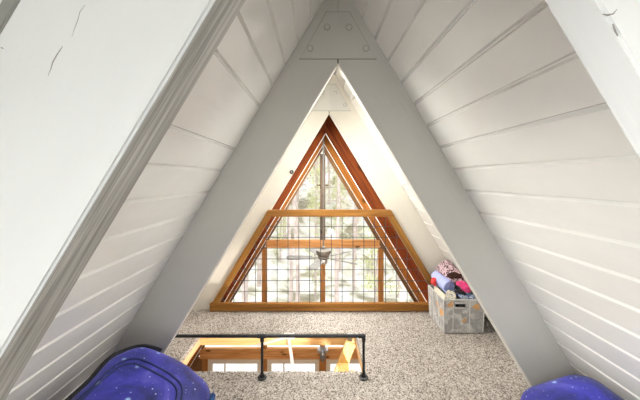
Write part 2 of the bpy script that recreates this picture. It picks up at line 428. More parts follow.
nwin = [1]
def skylight(s, y0, y1, z0, z1, power, col, well=.16, far=0.0):
    nwin[0] += 1
    root = empty('window_%d' % nwin[0], (0, (y0 + y1) / 2, z0)); struct(root, 'skylight well in the roof slope')
    def P(z, off): return slope_pt(s, z, off)
    t = .02
    # sill and head of the well (strips following the normal), then the cheeks
    for z, sg in ((z0, -1), (z1, 1)):
        a, b = P(z, -.001), P(z, well); dz = sg * t * K / NRM; dx = -s * sg * t / NRM
        poly = [a, b, (b[0] + dx, b[1] + dz), (a[0] + dx, a[1] + dz)]
        MB().prism(poly, y0, y1).build('window_sill' if sg < 0 else 'window_head', M['white'], root)
    for y, sg in ((y0, -1), (y1, 1)):
        poly = [P(z0, -.001), P(z1, -.001), P(z1, well), P(z0, well)]
        MB().prism(poly, min(y, y + sg * t), max(y, y + sg * t)).build('window_cheek', M['white'], root)
    fr = MB()
    m = .04; kz = K / NRM
    fr.prism([P(z0, well - .03), P(z0 + m * kz, well - .03), P(z0 + m * kz, well), P(z0, well)], y0, y1)
    fr.prism([P(z1 - m * kz, well - .03), P(z1, well - .03), P(z1, well), P(z1 - m * kz, well)], y0, y1)
    for ya in (y0, y1 - m):
        fr.prism([P(z0, well - .03), P(z1, well - .03), P(z1, well), P(z0, well)], ya, ya + m)
    fr.build('window_frame', M['white_edge'], root)
    MB().prism([P(z0, well - .012), P(z1, well - .012), P(z1, well - .006), P(z0, well - .006)], y0 + .02, y1 - .02).build('pane', M['glass'], root)
    # daylight outside the pane
    c = P((z0 + z1) / 2, well + .05)
    li = bpy.data.lights.new('skylight_daylight', 'AREA'); li.shape = 'RECTANGLE'
    li.size = y1 - far - y0; li.size_y = (z1 - z0) / kz; li.energy = power; li.color = col
    lo = bpy.data.objects.new('skylight_daylight', li); COL.objects.link(lo)
    if far:                                           # added board, keeps skylight from washing out the cream rafter
        MB().prism([P(z0, well - .05), P(z1, well - .05), P(z1, well - .02), P(z0, well - .02)], y1 - far, y1).build('window_surround', M['white'], root)
    nrm = Vector((s * K, 0, 1)).normalized()          # outward
    zax = nrm; xax = Vector((0, 1, 0)); yax = zax.cross(xax)
    lo.matrix_world = Matrix(((xax.x, yax.x, zax.x, c[0]), (xax.y, yax.y, zax.y, (y0 + y1 - far) / 2), (xax.z, yax.z, zax.z, c[1]), (0, 0, 0, 1)))
    return root
skylight(1, YA + T, YC, SKZ0, SKZ1, 17, (1, .95, .87), far=.42)
skylight(-1, YA + T, 2.35, SKZ0, SKZ1, 28, (1, .95, .87))  # unseen skylight added to light the boards opposite
skylight(-1, NS0, NS1, NZ0, NZ1, 31, (1, 1, .98))  # unseen skylight added to brighten the right side of the loft
for a, b in ((YC + .12, YD - .05), (YD + .12, YE - .05), (YE + .12, YF - .06)):  # unseen great-room skylights added to light the stained rafters
    for s in (-1, 1):
        skylight(s, a, b, .75, 2.05, 26, (1, .93, .84))

# dark strip painted as a recess shadow on the near left rafter
z0, z1 = .2, 2.0
def off_in(z, w, s=-1): return (s * (hx(z) + w * NRM / K), z)
o = MB().prism([off_in(z0, .2235), off_in(z1, .2235), off_in(z1, .243), off_in(z0, .243)], YB - .003, YB + .002).build('trim_1', M['grey_batten'], bevel=.002)
struct(o, 'weathered grey batten along the outer side of the near left rafter')

# ------------------------------------------------------------------ loft floor with the ladder hatch
HX0, HX1, HY0, HY1 = -1.155, .214, 1.915, 2.385
def carpet_h(x, y):
    n = noise.noise(Vector((x * 70, y * 70, 0))) * .5 + noise.noise(Vector((x * 150, y * 150, 5))) * .5
    return n * .011 - .004
bm = bmesh.new()
step = .009
X0, X1, Y0, Y1 = -1.56, 1.56, 1.0, YC + .03
nx, ny = int((X1 - X0) / step), int((Y1 - Y0) / step)
vt = {}
def gv(i, j):
    if (i, j) not in vt:
        x, y = X0 + (X1 - X0) * i / nx, Y0 + (Y1 - Y0) * j / ny
        jx = noise.noise(Vector((x * 90, y * 90, 20))) * .004; jy = noise.noise(Vector((x * 90, y * 90, 40))) * .004
        vt[i, j] = bm.verts.new((x + jx, y + jy, carpet_h(x, y)))
    return vt[i, j]
for i in range(nx):
    for j in range(ny):
        x, y = X0 + (X1 - X0) * (i + .5) / nx, Y0 + (Y1 - Y0) * (j + .5) / ny
        if HX0 < x < HX1 and HY0 < y < HY1: continue
        bm.faces.new((gv(i, j), gv(i + 1, j), gv(i + 1, j + 1), gv(i, j + 1)))
be = [e for e in bm.edges if len(e.link_faces) == 1]
r = bmesh.ops.extrude_edge_only(bm, edges=be)
for v in [g for g in r['geom'] if isinstance(g, bmesh.types.BMVert)]: v.co.z = -.045
me = bpy.data.meshes.new('floor'); 
for f in bm.faces: f.smooth = True
bm.to_mesh(me); bm.free(); me.materials.append(M['carpet'])
fl = bpy.data.objects.new('floor', me); COL.objects.link(fl); struct(fl, 'beige and brown flecked loft carpet around the hatch')
o = MB().box(X0, X1, YBACK, Y0 + .001, -.035, -.002).build('floor', M['carpet']); struct(o, 'flecked loft carpet behind the viewpoint')
sf = MB()
sf.box(X0, X1, YBACK, HY0 - .02, -.112, -.045); sf.box(X0, X1, HY1 + .02, YC + .03, -.112, -.045)
sf.box(X0, HX0 - .02, HY0 - .02, HY1 + .02, -.112, -.045); sf.box(HX1 + .02, X1, HY0 - .02, HY1 + .02, -.112, -.045)
struct(sf.build('floor_slab', M['subfloor']), 'wooden deck under the loft carpet')

hf = empty('hatch_frame', ((HX0 + HX1) / 2, (HY0 + HY1) / 2, -.1))
tag(hf, 'pale pine frame lining the rectangular ladder hatch in the carpet', 'hatch frame')
MB().box(HX0, HX1, HY1, HY1 + .02, -.112, -.047).build('jamb', M['pine_x'], hf, bevel=.002)
MB().box(HX0, HX1, HY0 - .02, HY0, -.112, -.047).build('jamb', M['pine_x'], hf, bevel=.002)
MB().box(HX0 - .02, HX0, HY0 - .02, HY1 + .02, -.112, -.047).build('jamb', M['pine_y'], hf, bevel=.002)
MB().box(HX1, HX1 + .02, HY0 - .02, HY1 + .02, -.112, -.047).build('jamb', M['pine_y'], hf, bevel=.002)

# lower floors and end walls
struct(MB().box(-3.2, 3.2, YBACK, YC - .1, ZM - .2, ZM).build('floor', M['floorwood']), 'landing floor of the storey below')
struct(MB().box(-5.2, 5.2, YBACK, YF + .2, ZG - .2, ZG).build('floor', M['floorwood']), 'great room floor')
# back gable with a window opening to daylight
BW = (-.95, .10, .45, 1.25)       # x0 x1 z0 z1
def tri_wall():
    m = MB(); x0, x1, z0, z1 = BW; y0, y1 = YBACK - .12, YBACK
    h = lambda z: hx(z) + WX + .03
    m.prism([(-h(ZG), ZG), (h(ZG), ZG), (h(z0), z0), (-h(z0), z0)], y0, y1)
    m.prism([(-h(z0), z0), (x0, z0), (x0, z1), (-h(z1), z1)], y0, y1)
    m.prism([(x1, z0), (h(z0), z0), (h(z1), z1), (x1, z1)], y0, y1)
    m.prism([(-h(z1), z1), (h(z1), z1), (0, ZR + .05)], y0, y1)
    return m
struct(tri_wall().build('wall_back', M['white']), 'white gable wall behind the viewpoint')
nwin[0] += 1
wb = empty('window_%d' % nwin[0], ((BW[0] + BW[1]) / 2, YBACK, BW[2])); struct(wb, 'window in the back gable')
m = MB(); t = .05
m.box(BW[0], BW[1], YBACK - .1, YBACK - .02, BW[2], BW[2] + t).box(BW[0], BW[1], YBACK - .1, YBACK - .02, BW[3] - t, BW[3])
m.box(BW[0], BW[0] + t, YBACK - .1, YBACK - .02, BW[2] + t, BW[3] - t).box(BW[1] - t, BW[1], YBACK - .1, YBACK - .02, BW[2] + t, BW[3] - t)
m.build('window_frame', M['white_edge'], wb)
MB().box(BW[0] + t, BW[1] - t, YBACK - .065, YBACK - .06, BW[2] + t, BW[3] - t).build('pane', M['glass'], wb)
li = bpy.data.lights.new('back_window_daylight', 'AREA'); li.shape = 'RECTANGLE'; li.size = BW[1] - BW[0]; li.size_y = BW[3] - BW[2]
li.energy = 4.6; li.color = (.90, .96, 1)
lo = bpy.data.objects.new('back_window_daylight', li); COL.objects.link(lo)
lo.location = ((BW[0] + BW[1]) / 2, YBACK - .16, (BW[2] + BW[3]) / 2); lo.rotation_euler = (PI / 2, 0, 0)

# ------------------------------------------------------------------ gable window
gw = empty('window_1', (0, YF, ZG)); struct(gw, 'tall triangular gable window with orange posts and beams')
ga, gb = YF + .012, YF + .09
b1a, b1b = -.302, -.122       # first beam
b2a, b2b = -2.97, -2.73       # second beam
def clipx(z): return hx(z) + .01
for za, zb_ in ((b1a, b1b), (b2a, b2b)):
    w0 = clipx((za + zb_) / 2)
    MB().box(-w0, w0, ga - .02, gb, za, zb_).build('beam', M['stain_x'], gw, bevel=.004)
MB().box(-.063, .063, ga - .01, gb, b1b, ZI - .1).build('post', M['stain_g'], gw, bevel=.004)
MB().box(-.14, .14, ga - .005, gb, 1.17, 1.21).build('cross_piece', M['stain_g'], gw)
for x in (-1.4, 0, 1.4): MB().box(x - .06, x + .06, ga - .01, gb, b2b, b1a).build('post', M['stain_z'], gw, bevel=.004)
for x in (-2.82, -1.4, 0, 1.4, 2.82):
    if x: MB().box(x - .07, x + .07, ga - .01, gb, ZG, b2a).build('post', M['stain_z'], gw, bevel=.004)
    else: MB().box(-.085, .085, ga - .01, gb, ZG, b2a).build('post', M['stain_z'], gw, bevel=.004)
gy0, gy1 = YF + .05, YF + .056
def pane(poly): MB().prism(poly, gy0, gy1).build('pane', M['glass'], gw)
zt = ZI - .11
pane([(-clipx(b1b), b1b), (-.06, b1b), (-.06, zt)]); pane([(clipx(b1b), b1b), (.06, b1b), (.06, zt)])
for s in (-1, 1):
    pane([(s*.06, b2b), (s*1.34, b2b), (s*1.34, b1a), (s*.06, b1a)])
    xo = clipx(b2b); pane([(s*1.46, b2b), (s*xo, b2b), (s*1.46, ZI - 1.46 * K)])
    # lower row of framed windows with cream casings
    for xa, xb in ((.085, 1.33), (1.47, 2.75)):
        zt2 = b2a - .02; zb2 = ZG + .5; c = MB(); w = .10
        lo_, hi_ = min(s*xa, s*xb), max(s*xa, s*xb)
        c.box(lo_, hi_, ga, gb - .02, zt2 - w, zt2); c.box(lo_, hi_, ga, gb - .02, zb2, zb2 + w)
        c.box(lo_, lo_ + w, ga, gb - .02, zb2 + w, zt2 - w); c.box(hi_ - w, hi_, ga, gb - .02, zb2 + w, zt2 - w)
        c.box(lo_ + .38, lo_ + .41, ga + .02, gb - .03, zb2 + w, zt2 - w)
        c.build('casing', M['casing'], gw)
        pane([(lo_ + w, zb2 + w), (hi_ - w, zb2 + w), (hi_ - w, zt2 - w), (lo_ + w, zt2 - w)])
        MB().box(lo_, hi_, ga, gb, ZG, zb2).build('apron', M['stain_x'], gw)
    MB().prism([(s*2.89, ZG), (s*clipx(ZG), ZG), (s*clipx(b2a), b2a), (s*2.89, b2a)], ga, gb).build('apron', M['stain_f'], gw)

# fixture at the middle of the lower beam
f = empty('wall_light', (0, ga - .02, -2.72)); tag(f, 'small silver two-headed light at the middle of the orange beam seen down the hatch', 'wall light')
yb = ga - .022
MB().box(-.12, .12, yb - .05, yb, -2.74, -2.66).build('mounting_plate', M['galv'], f, bevel=.01)
for x in (-.085, .085): MB().lathe([(.02, 0), (.045, -.01), (.045, -.10), (.03, -.12)], (x, yb - .04, -2.69), 'Y', 14).build('lamp_head', M['alu'], f, smooth=True)
MB().lathe([(.03, -.24), (.05, -.20), (.075, -.10), (.06, -.03), (.03, 0)], (0, yb - .08, -2.72), 'Z', 16).build('body', M['galv'], f, smooth=True)

# ------------------------------------------------------------------ loft railing at the edge
rl = empty('loft_railing', (0, YC - .02, 0)); tag(rl, 'orange wooden railing with wire grid across the loft edge', 'railing')
RZ = 1.04; ry0, ry1 = YC - .045, YC - .004
e0 = .027                                              # outer overlap on the rafters
def rx(z, inset=0): return hx(z) + e0 - inset
MB().box(-rx(.05) - .0, rx(.05), ry0 - .004, ry1, .004, .082).build('bottom_rail', M['rail_x'], rl, bevel=.004)
MB().prism([(-rx(RZ), RZ), (rx(RZ), RZ), (rx(RZ - .07), RZ - .07), (-rx(RZ - .07), RZ - .07)], ry0 - .006, ry1).build('top_rail', M['rail_x'], rl, bevel=.004)
for s in (-1, 1):
    w = .072
    MB().prism([(s*rx(.082), .082), (s*rx(RZ - .07), RZ - .07), (s*(rx(RZ - .07) - w), RZ - .07), (s*(rx(.082) - w), .082)], ry0, ry1).build('stile', M['rail_s'], rl, bevel=.004)
wm = MB(); yw = (ry0 + ry1) / 2; sp = .1115; xo = EYE.x + (320.5 - 317.7) * 2.785 / 270; zo = EYE.z - (248.1 - 178) * 2.785 / 270
for k in range(-12, 13):
    x = xo + k * sp; top = min(RZ - .05, ZI - (abs(x) - e0 + .07) * K)
    if top > .12: wm.tube([(x, yw, .07), (x, yw, top)], .0031, 6)
for k in range(-8, 8):
    z = zo + k * sp
    if .1 < z < RZ - .08:
        w = rx(z) - .06; wm.tube([(-w, yw + .004, z), (w, yw + .004, z)], .0031, 6)
wm.build('wire_grid', M['wire'], rl)

# small black round sensor on the cream rafter
p = px(291.6, 172, YC - .02); k_ = empty('round_sensor', (p[0], YC, p[1])); tag(k_, 'small round black sensor on the inner edge of the cream left rafter', 'sensor')
MB().lathe([(.012, 0), (.02, -.002), (.021, -.022), (.015, -.028), (.003, -.029)], (p[0], YC, p[1]), 'Y', 18).build('housing', M['black'], k_, smooth=True)
MB().lathe([(.004, 0), (.008, -.001), (.007, -.003)], (p[0], YC - .0285, p[1]), 'Y', 12).build('lens', M['steel'], k_, smooth=True)

# ------------------------------------------------------------------ ceiling fan in the great room
FY = 4.9; FX = -.015; FZ = .015
fan = empty('ceiling_fan', (FX, FY, ZI)); tag(fan, 'grey five-bladed ceiling fan on a long rod before the gable window', 'ceiling fan')
MB().lathe([(.03, -.10), (.055, -.09), (.07, -.02), (.07, 0)], (FX, FY, ZR - .02), 'Z', 20).build('canopy', M['steel'], fan, smooth=True)
MB().tube([(FX, FY, FZ + .05), (FX, FY, ZR - .05)], .013, 12).build('downrod', M['grey_steel'], fan, smooth=True)
MB().lathe([(.02, .12), (.035, .10), (.038, .065), (.10, .06), (.135, .045), (.135, -.005), (.12, -.03), (.10, -.06), (.06, -.068)], (FX, FY, FZ), 'Z', 32).build('motor_housing', M['steel'], fan, smooth=True)
MB().lathe([(.05, -.066), (.095, -.07), (.10, -.095), (.085, -.11), (.06, -.112)], (FX, FY, FZ), 'Z', 28).build('blade_hub', M['steel'], fan, smooth=True)
MB().lathe([(.055, -.112), (.075, -.12), (.078, -.17), (.06, -.20), (.02, -.21), (.004, -.212)], (FX, FY, FZ), 'Z', 24).build('switch_housing', M['alu'], fan, smooth=True)
zb_ = FZ - .09
for q, a in enumerate((-179, -107, -35, 37, 109)):
    a = math.radians(a); d = Vector((math.cos(a), math.sin(a), 0)); sd = Vector((-d.y, d.x, 0))
    c0 = Vector((FX, FY, zb_)); tilt = math.radians(-13)
    wv = sd * math.cos(tilt) + Vector((0, 0, math.sin(tilt)))
    nv = d.cross(wv)
    bm_ = MB(); outline = []
    for (r_, w_) in ((.20, .045), (.24, .058), (.40, .066), (.58, .072), (.64, .066), (.665, .045), (.67, .015)): outline.append((r_, w_))
    pl = [c0 + d * r_ + wv * w_ for r_, w_ in outline] + [c0 + d * r_ - wv * w_ for r_, w_ in outline[::-1]]
    A_ = [bm_.bm.verts.new(v + nv * .004) for v in pl]; B_ = [bm_.bm.verts.new(v - nv * .004) for v in pl]
    n_ = len(pl)
    for i in range(n_): bm_.bm.faces.new((A_[i], A_[(i+1) % n_], B_[(i+1) % n_], B_[i]))
    bm_.bm.faces.new(A_); bm_.bm.faces.new(B_[::-1])
    bl = bm_.build('blade', M['blade'], fan)
    MB().bar(c0 + d * .08, c0 + d * .30 - nv * .006, .035, .008, up=nv).build('blade_iron', M['steel'], bl)

# ------------------------------------------------------------------ pipe guard rail on the hatch
GY, GZ, GR = 1.846, .286, .0105
gr = empty('pipe_guard_rail', (-.5, GY, 0)); tag(gr, 'low black iron pipe guard rail on the carpet along the near hatch edge', 'guard rail')
gxs = (-1.19, -.499, .195)
MB().tube([(gxs[0], GY, GZ), (gxs[2], GY, GZ)], GR, 14).build('rail', M['black_pipe'], gr, smooth=True)
for i, x in enumerate(gxs):
    po = MB().tube([(x, GY, .01), (x, GY, GZ)], GR * .88, 14).build('post', M['black_pipe'], gr, smooth=True)
    MB().lathe([(.030, 0), (.030, .006), (.027, .009), (.016, .011), (.0145, .026), (.0, .027)], (x, GY, .001), 'Z', 20).build('floor_flange', M['black_pipe'], po, smooth=True)
    if i == 1:
        m = MB().tube([(x - .03, GY, GZ), (x + .03, GY, GZ)], .0140, 14); m.tube([(x, GY, GZ), (x, GY, GZ - .036)], .0140, 14)
        m.build('tee_fitting', M['black_pipe'], gr, smooth=True)
    else:
        s = 1 if i == 0 else -1
        m = MB().tube([(x + s*.036, GY, GZ), (x + s*.014, GY, GZ), (x + s*.004, GY, GZ - .004), (x, GY, GZ - .014), (x, GY, GZ - .036)], .0140, 14)
        m.lathe([(.0, -.016), (.012, -.011), (.0165, 0), (.012, .011), (.0, .016)], (x, GY, GZ), 'Z', 14)
        m.build('elbow_fitting', M['black_pipe'], gr, smooth=True)

# ------------------------------------------------------------------ folding attic ladder in the hatch
la = empty('attic_ladder', (.15, 2.13, -.1)); tag(la, 'folding pine attic ladder with aluminium arms hanging in the floor hatch', 'ladder')
lt = Vector((.165, 0, -.045)); ld = Vector((-.36, 0, -.933)).normalized(); lp = Vector((ld.z, 0, -ld.x)) * -1
Ll = 2.55
for y in (HY0 + .045, HY1 - .07):
    a = lt + Vector((0, y, 0)); b = a + ld * Ll
    MB().bar(a, b, .022, .09, up=lp).build('stringer', M['ladder'], la, bevel=.003)
for k in range(1, 10):
    c = lt + ld * (k * .25 - .06)
    MB().box(c.x - .045, c.x + .045, HY0 + .056, HY1 - .08, c.z - .01, c.z + .01).build('tread', M['ladder'], la, bevel=.002)
def arm(a, b, w=.022, h=.012): return MB().bar(a, b, w, h, up=(0, 1, 0))
ap = Vector((-.372, HY1 - .03, -.022))
br = MB().box(ap.x - .045, ap.x + .05, HY1 - .012, HY1 - .001, ap.z - .03, ap.z + .022).build('bracket', M['alu'], la, bevel=.002)
for dx in (-.02, .015): MB().lathe([(.006, 0), (.006, -.008), (.003, -.01)], (ap.x + dx, HY1 - .0125, ap.z), 'Y', 10).build('bolt', M['grey_steel'], br)
arm(ap, ap + Vector((.085, -.03, -.55)), .026, .01).build('lift_arm', M['alu'], la)
arm(ap + Vector((0, -.014, .012)), ap + Vector((-.27, -.03, -.055)), .02, .01).build('lift_arm', M['alu'], la)
MB().box(ap.x + .08, .13, HY1 - .012, HY1 - .001, -.035, -.012).build('spring_rail', M['grey_steel'], la, bevel=.003)
MB().box(.14, .185, HY1 - .02, HY1 - .001, -.065, -.004).build('hinge_plate', M['galv'], la, bevel=.002)

# unseen warm lamp added under the loft to light the gable beam and ladder
lb = empty('pendant_lamp', (.5, .9, -.12)); tag(lb, 'white globe pendant lamp hanging below the loft deck', 'pendant lamp')
MB().tube([(.5, .9, -.121), (.5, .9, -.80)], .006, 8).build('cord', M['black'], lb)
MB().lathe([(.02, .06), (.06, .055), (.065, 0), (.03, -.01)], (.5, .9, -.84), 'Z', 16).build('lamp_holder', M['steel'], lb, smooth=True)
pl_ = bpy.data.lights.new('lamp_light', 'POINT'); pl_.energy = 190; pl_.color = (1, .93, .83); pl_.shadow_soft_size = .12
po_ = bpy.data.objects.new('lamp_light', pl_); COL.objects.link(po_); po_.location = (.5, .9, -1.03)

# ------------------------------------------------------------------ bean bags
def beanbag(name, c, rad, label, lean, seams, seed, black=None, flap=None):
    root = empty(name, (c[0], c[1], 0)); tag(root, label, 'bean bag', 'galaxy print bean bags')
    rx_, ry_, rz_ = rad
    def P(u, v, out=0.0):
        """u around (0..2pi), v from bottom (-pi/2) to top (pi/2)"""
        e1, e2 = .50, .42
        sg = lambda t, e: math.copysign(abs(t) ** e, t)
        x = rx_ * sg(math.cos(v), e1) * sg(math.cos(u), e2)
        y = ry_ * sg(math.cos(v), e1) * sg(math.sin(u), e2)
        z = rz_ * sg(math.sin(v), e1)
        n = noise.noise(Vector((x * 4 + seed, y * 4, z * 4))) * .022 + noise.noise(Vector((x * 11, y * 11 + seed, z * 11))) * .008
        k = 1 + n / .3 + out
        x, y, z = x * k, y * k, z * k
        t = (z + rz_) / (2 * rz_)
        return Vector((c[0] + x + lean[0] * t + 0, c[1] + y + lean[1] * t, max(.004, rz_ + z + lean[2] * x)))
    m = MB(); nu, nv = 72, 40
    ring = [[m.bm.verts.new(P(2*PI*i/nu, -PI/2 + PI * (j + .5) / nv)) for i in range(nu)] for j in range(nv)]
    for j in range(nv - 1):
        for i in range(nu):
            m.bm.faces.new((ring[j][i], ring[j][(i+1) % nu], ring[j+1][(i+1) % nu], ring[j+1][i]))
    m.bm.faces.new(ring[0][::-1]); m.bm.faces.new(ring[-1])
    body = m.build('cover', M['galaxy'], root, smooth=True)
    for pts in seams:
        q = [P(u, v, .006) for u, v in pts]
        MB().tube(q, .0045, 8).build('seam_piping', M['navy'], root, smooth=True)
    if black:
        q = [P(u, v, .015) for u, v in black]
        MB().tube(q, .011, 8).build('black_edging', M['black_fabric'], root, smooth=True)
    if flap:
        u, v = flap; a = P(u, v, .03)
        mm = MB(); mm.bar(a + Vector((-.012, .05, -.03)), a + Vector((.012, -.09, -.045)), .026, .10, up=(.15, 0, 1))
        mm.build('carry_handle', M['teal'], root, bevel=.009, seg=3, smooth=True)
    return root
def arc(u0, v0, u1, v1, n=24, bow=0.0):
    return [(u0 + (u1 - u0) * t / n, v0 + (v1 - v0) * t / n + bow * math.sin(PI * t / n)) for t in range(n + 1)]
beanbag('bean_bag', (-.865, .98, 0), (.25, .46, .235), 'galaxy blue bean bag with black edging against the left boards', (0, .0, -.42),
        [arc(PI * 1.0, 1.16, -PI * .02, 1.22, 36, .06), arc(PI * 1.0, 1.08, -PI * .02, 1.14, 36, .06)], 2.0,
        black=arc(PI * 1.15, .60, PI * .52, .66, 30), flap=(.45, .42))
beanbag('bean_bag', (1.04, 1.09, 0), (.19, .30, .195), 'galaxy blue bean bag without edging at the foot of the right rafter', (0, 0, .30),
        [], 8.0)

# ------------------------------------------------------------------ storage bin with blankets
bx0, bx1, by0, by1, bz1 = .980, 1.346, 2.362, 2.690, .297
sb = empty('storage_bin', ((bx0 + bx1) / 2, (by0 + by1) / 2, .002)); tag(sb, 'grey printed fabric storage bin with a cut-out handle beside the right rafter', 'storage bin')
fl_ = .012; th = .008; zb0 = .004
m = MB()
def wallq(a, b):
    """tapered wall between two floor points (thin slab, flared a little at the top)"""
    pass
cx, cy = (bx0 + bx1) / 2, (by0 + by1) / 2
def corner(x, y, z, inset):
    f_ = fl_ * (1 - z / bz1)
    return (x - math.copysign(f_ + inset, x - cx), y - math.copysign(f_ + inset, y - cy), z)
def slab(xa, ya, xb, yb, za, zb):
    o1 = [m.bm.verts.new(corner(x, y, z, 0)) for (x, y, z) in ((xa, ya, za), (xb, yb, za), (xb, yb, zb), (xa, ya, zb))]
    return o1
out_b = [m.bm.verts.new(corner(x, y, zb0, 0)) for x, y in ((bx0, by0), (bx1, by0), (bx1, by1), (bx0, by1))]
out_t = [m.bm.verts.new(corner(x, y, bz1, 0)) for x, y in ((bx0, by0), (bx1, by0), (bx1, by1), (bx0, by1))]
in_b = [m.bm.verts.new(corner(x, y, zb0 + .01, th)) for x, y in ((bx0, by0), (bx1, by0), (bx1, by1), (bx0, by1))]
in_t = [m.bm.verts.new(corner(x, y, bz1, th)) for x, y in ((bx0, by0), (bx1, by0), (bx1, by1), (bx0, by1))]
# front wall carries the handle slot: a ring of quads around it
hxa, hxb, hza, hzb = 1.083, 1.175, .228, .270
def fr_pt(x, z, inner): 
    c_ = corner(bx0, by0, z, th if inner else 0); return m.bm.verts.new((x, c_[1], z))
ho = [fr_pt(x, z, False) for x, z in ((hxa, hza), (hxb, hza), (hxb, hzb), (hxa, hzb))]
hi = [fr_pt(x, z, True) for x, z in ((hxa, hza), (hxb, hza), (hxb, hzb), (hxa, hzb))]
fo = [out_b[0], out_b[1], out_t[1], out_t[0]]; fi = [in_b[0], in_b[1], in_t[1], in_t[0]]
for i in range(4):
    j = (i + 1) % 4
    m.bm.faces.new((fo[i], fo[j], ho[j], ho[i])); m.bm.faces.new((fi[j], fi[i], hi[i], hi[j])); m.bm.faces.new((ho[i], ho[j], hi[j], hi[i]))
for i in (1, 2, 3):
    j = (i + 1) % 4
    m.bm.faces.new((out_b[i], out_b[j], out_t[j], out_t[i])); m.bm.faces.new((in_b[j], in_b[i], in_t[i], in_t[j]))
for i in range(4):
    j = (i + 1) % 4; m.bm.faces.new((out_t[i], out_t[j], in_t[j], in_t[i]))
m.bm.faces.new(out_b[::-1]); m.bm.faces.new(in_b)
body = m.build('body', M['bin'], sb)
mm = MB()
mm.tube([corner(x, y, bz1, .004) for x, y in ((bx0, by0), (bx1, by0), (bx1, by1), (bx0, by1))], .0065, 8, closed=True)
mm.build('rim_binding', M['bin_edge'], sb, smooth=True)
yq = corner(bx0, by0, .25, 0)[1] - .001
mm = MB(); mm.tube([(hxa, yq, hza), (hxb, yq, hza), (hxb, yq, hzb), (hxa, yq, hzb)], .005, 8, closed=True); mm.build('handle_trim', M['bin_edge'], sb, smooth=True)
for x in (1.068, 1.213):
    MB().bar((x, corner(x, by0, .01, 0)[1] - .001, .012), (x, corner(x, by0, .29, 0)[1] - .001, .288), .007, .004, up=(0, 1, 0)).build('seam', M['bin_edge'], sb)
for y in (2.47, 2.58):
    MB().bar((corner(bx0, y, .01, 0)[0] - .001, y, .012), (corner(bx0, y, .29, 0)[0] - .001, y, .288), .004, .007, up=(0, 1, 0)).build('seam', M['bin_edge'], sb)
for x, y in ((bx0, by0), (bx1, by0), (bx0, by1), (bx1, by1)):
    MB().tube([corner(x, y, zb0 + .004, .002), corner(x, y, bz1, .002)], .005, 8).build('corner_binding', M['bin_edge'], sb, smooth=True)

def roll(name, a, b, r, mat, label, cat='blanket', end=None, turns=3.2, group=None, sag=.0):
    """a rolled blanket: a thick spiral sheet between two ends"""
    a, b = Vector(a), Vector(b); d = (b - a).normalized()
    u = Vector((0, 0, 1)); u = (u - d * u.dot(d)).normalized(); w = d.cross(u)
    m = MB(); n = int(turns * 22); th_ = r / turns * .80
    ins, outs = [], []
    nseg = 5
    for i in range(n + 1):
        t = i / n; rr = r * (.08 + .92 * t); an = 2 * PI * turns * t + 2.2
        ins.append((max(.001, rr - th_), an)); outs.append((rr, an))
    def pt(rr, an, f):
        wob = 1 + .05 * math.sin(3 * an + f * 4) + .03 * math.sin(f * 9)
        c_ = a + d * (b - a).length * f + Vector((0, 0, -sag * math.sin(PI * f)))
        return c_ + (u * math.cos(an) + w * math.sin(an)) * rr * wob
    rows = []
    for k in range(nseg + 1):
        f_ = k / nseg
        rows.append(([m.bm.verts.new(pt(*p, f_)) for p in ins], [m.bm.verts.new(pt(*p, f_)) for p in outs]))
    for k in range(nseg):
        (i0, o0), (i1, o1) = rows[k], rows[k + 1]
        for i in range(n):
            m.bm.faces.new((o0[i], o0[i+1], o1[i+1], o1[i])); m.bm.faces.new((i0[i+1], i0[i], i1[i], i1[i+1]))
        m.bm.faces.new((i0[n], o0[n], o1[n], i1[n])); m.bm.faces.new((o0[0], i0[0], i1[0], o1[0]))
    for k in (0, nseg):
        i0, o0 = rows[k]
        for i in range(n): m.bm.faces.new((i0[i], i0[i+1], o0[i+1], o0[i]) if k == 0 else (o0[i], o0[i+1], i0[i+1], i0[i]))
    if end:
        root = empty(name, (a + b) / 2); tag(root, label, cat, group)
        m.build('rolled_sheet', mat, root, smooth=True)
        mm = MB(); mm.tube([pt(r * (.12 + .72 * t / 60), 2 * PI * turns * t / 60 + 2.2, -.012) for t in range(61)], .006, 6); mm.build('rolled_lining', end, root, smooth=True)
        return root
    o = m.build(name, mat, smooth=True); return tag(o, label, cat, group)
def crumple(name, c, rad, mat, label, cat, seed, tilt=0):
    """a bunched-up piece of cloth with folds"""
    bm_ = MB(); bmesh.ops.create_icosphere(bm_.bm, subdivisions=4, radius=1)
    R = Matrix.Rotation(tilt, 3, 'Y')
    for v in bm_.bm.verts:
        q = v.co.copy(); n = noise.noise(q * 1.6 + Vector((seed, 0, 0))) * .28
        fold = .12 * math.sin(q.x * 6 + noise.noise(q * 2 + Vector((0, seed, 0))) * 5)
        k = 1 + n + fold
        v.co = R @ Vector((q.x * rad[0] * k, q.y * rad[1] * k, q.z * rad[2] * k)) + Vector(c)
    o = bm_.build(name, mat, smooth=True); return tag(o, label, cat)
def pd(x, y, d): q = px(x, y, d); return Vector((q[0], d, q[1]))
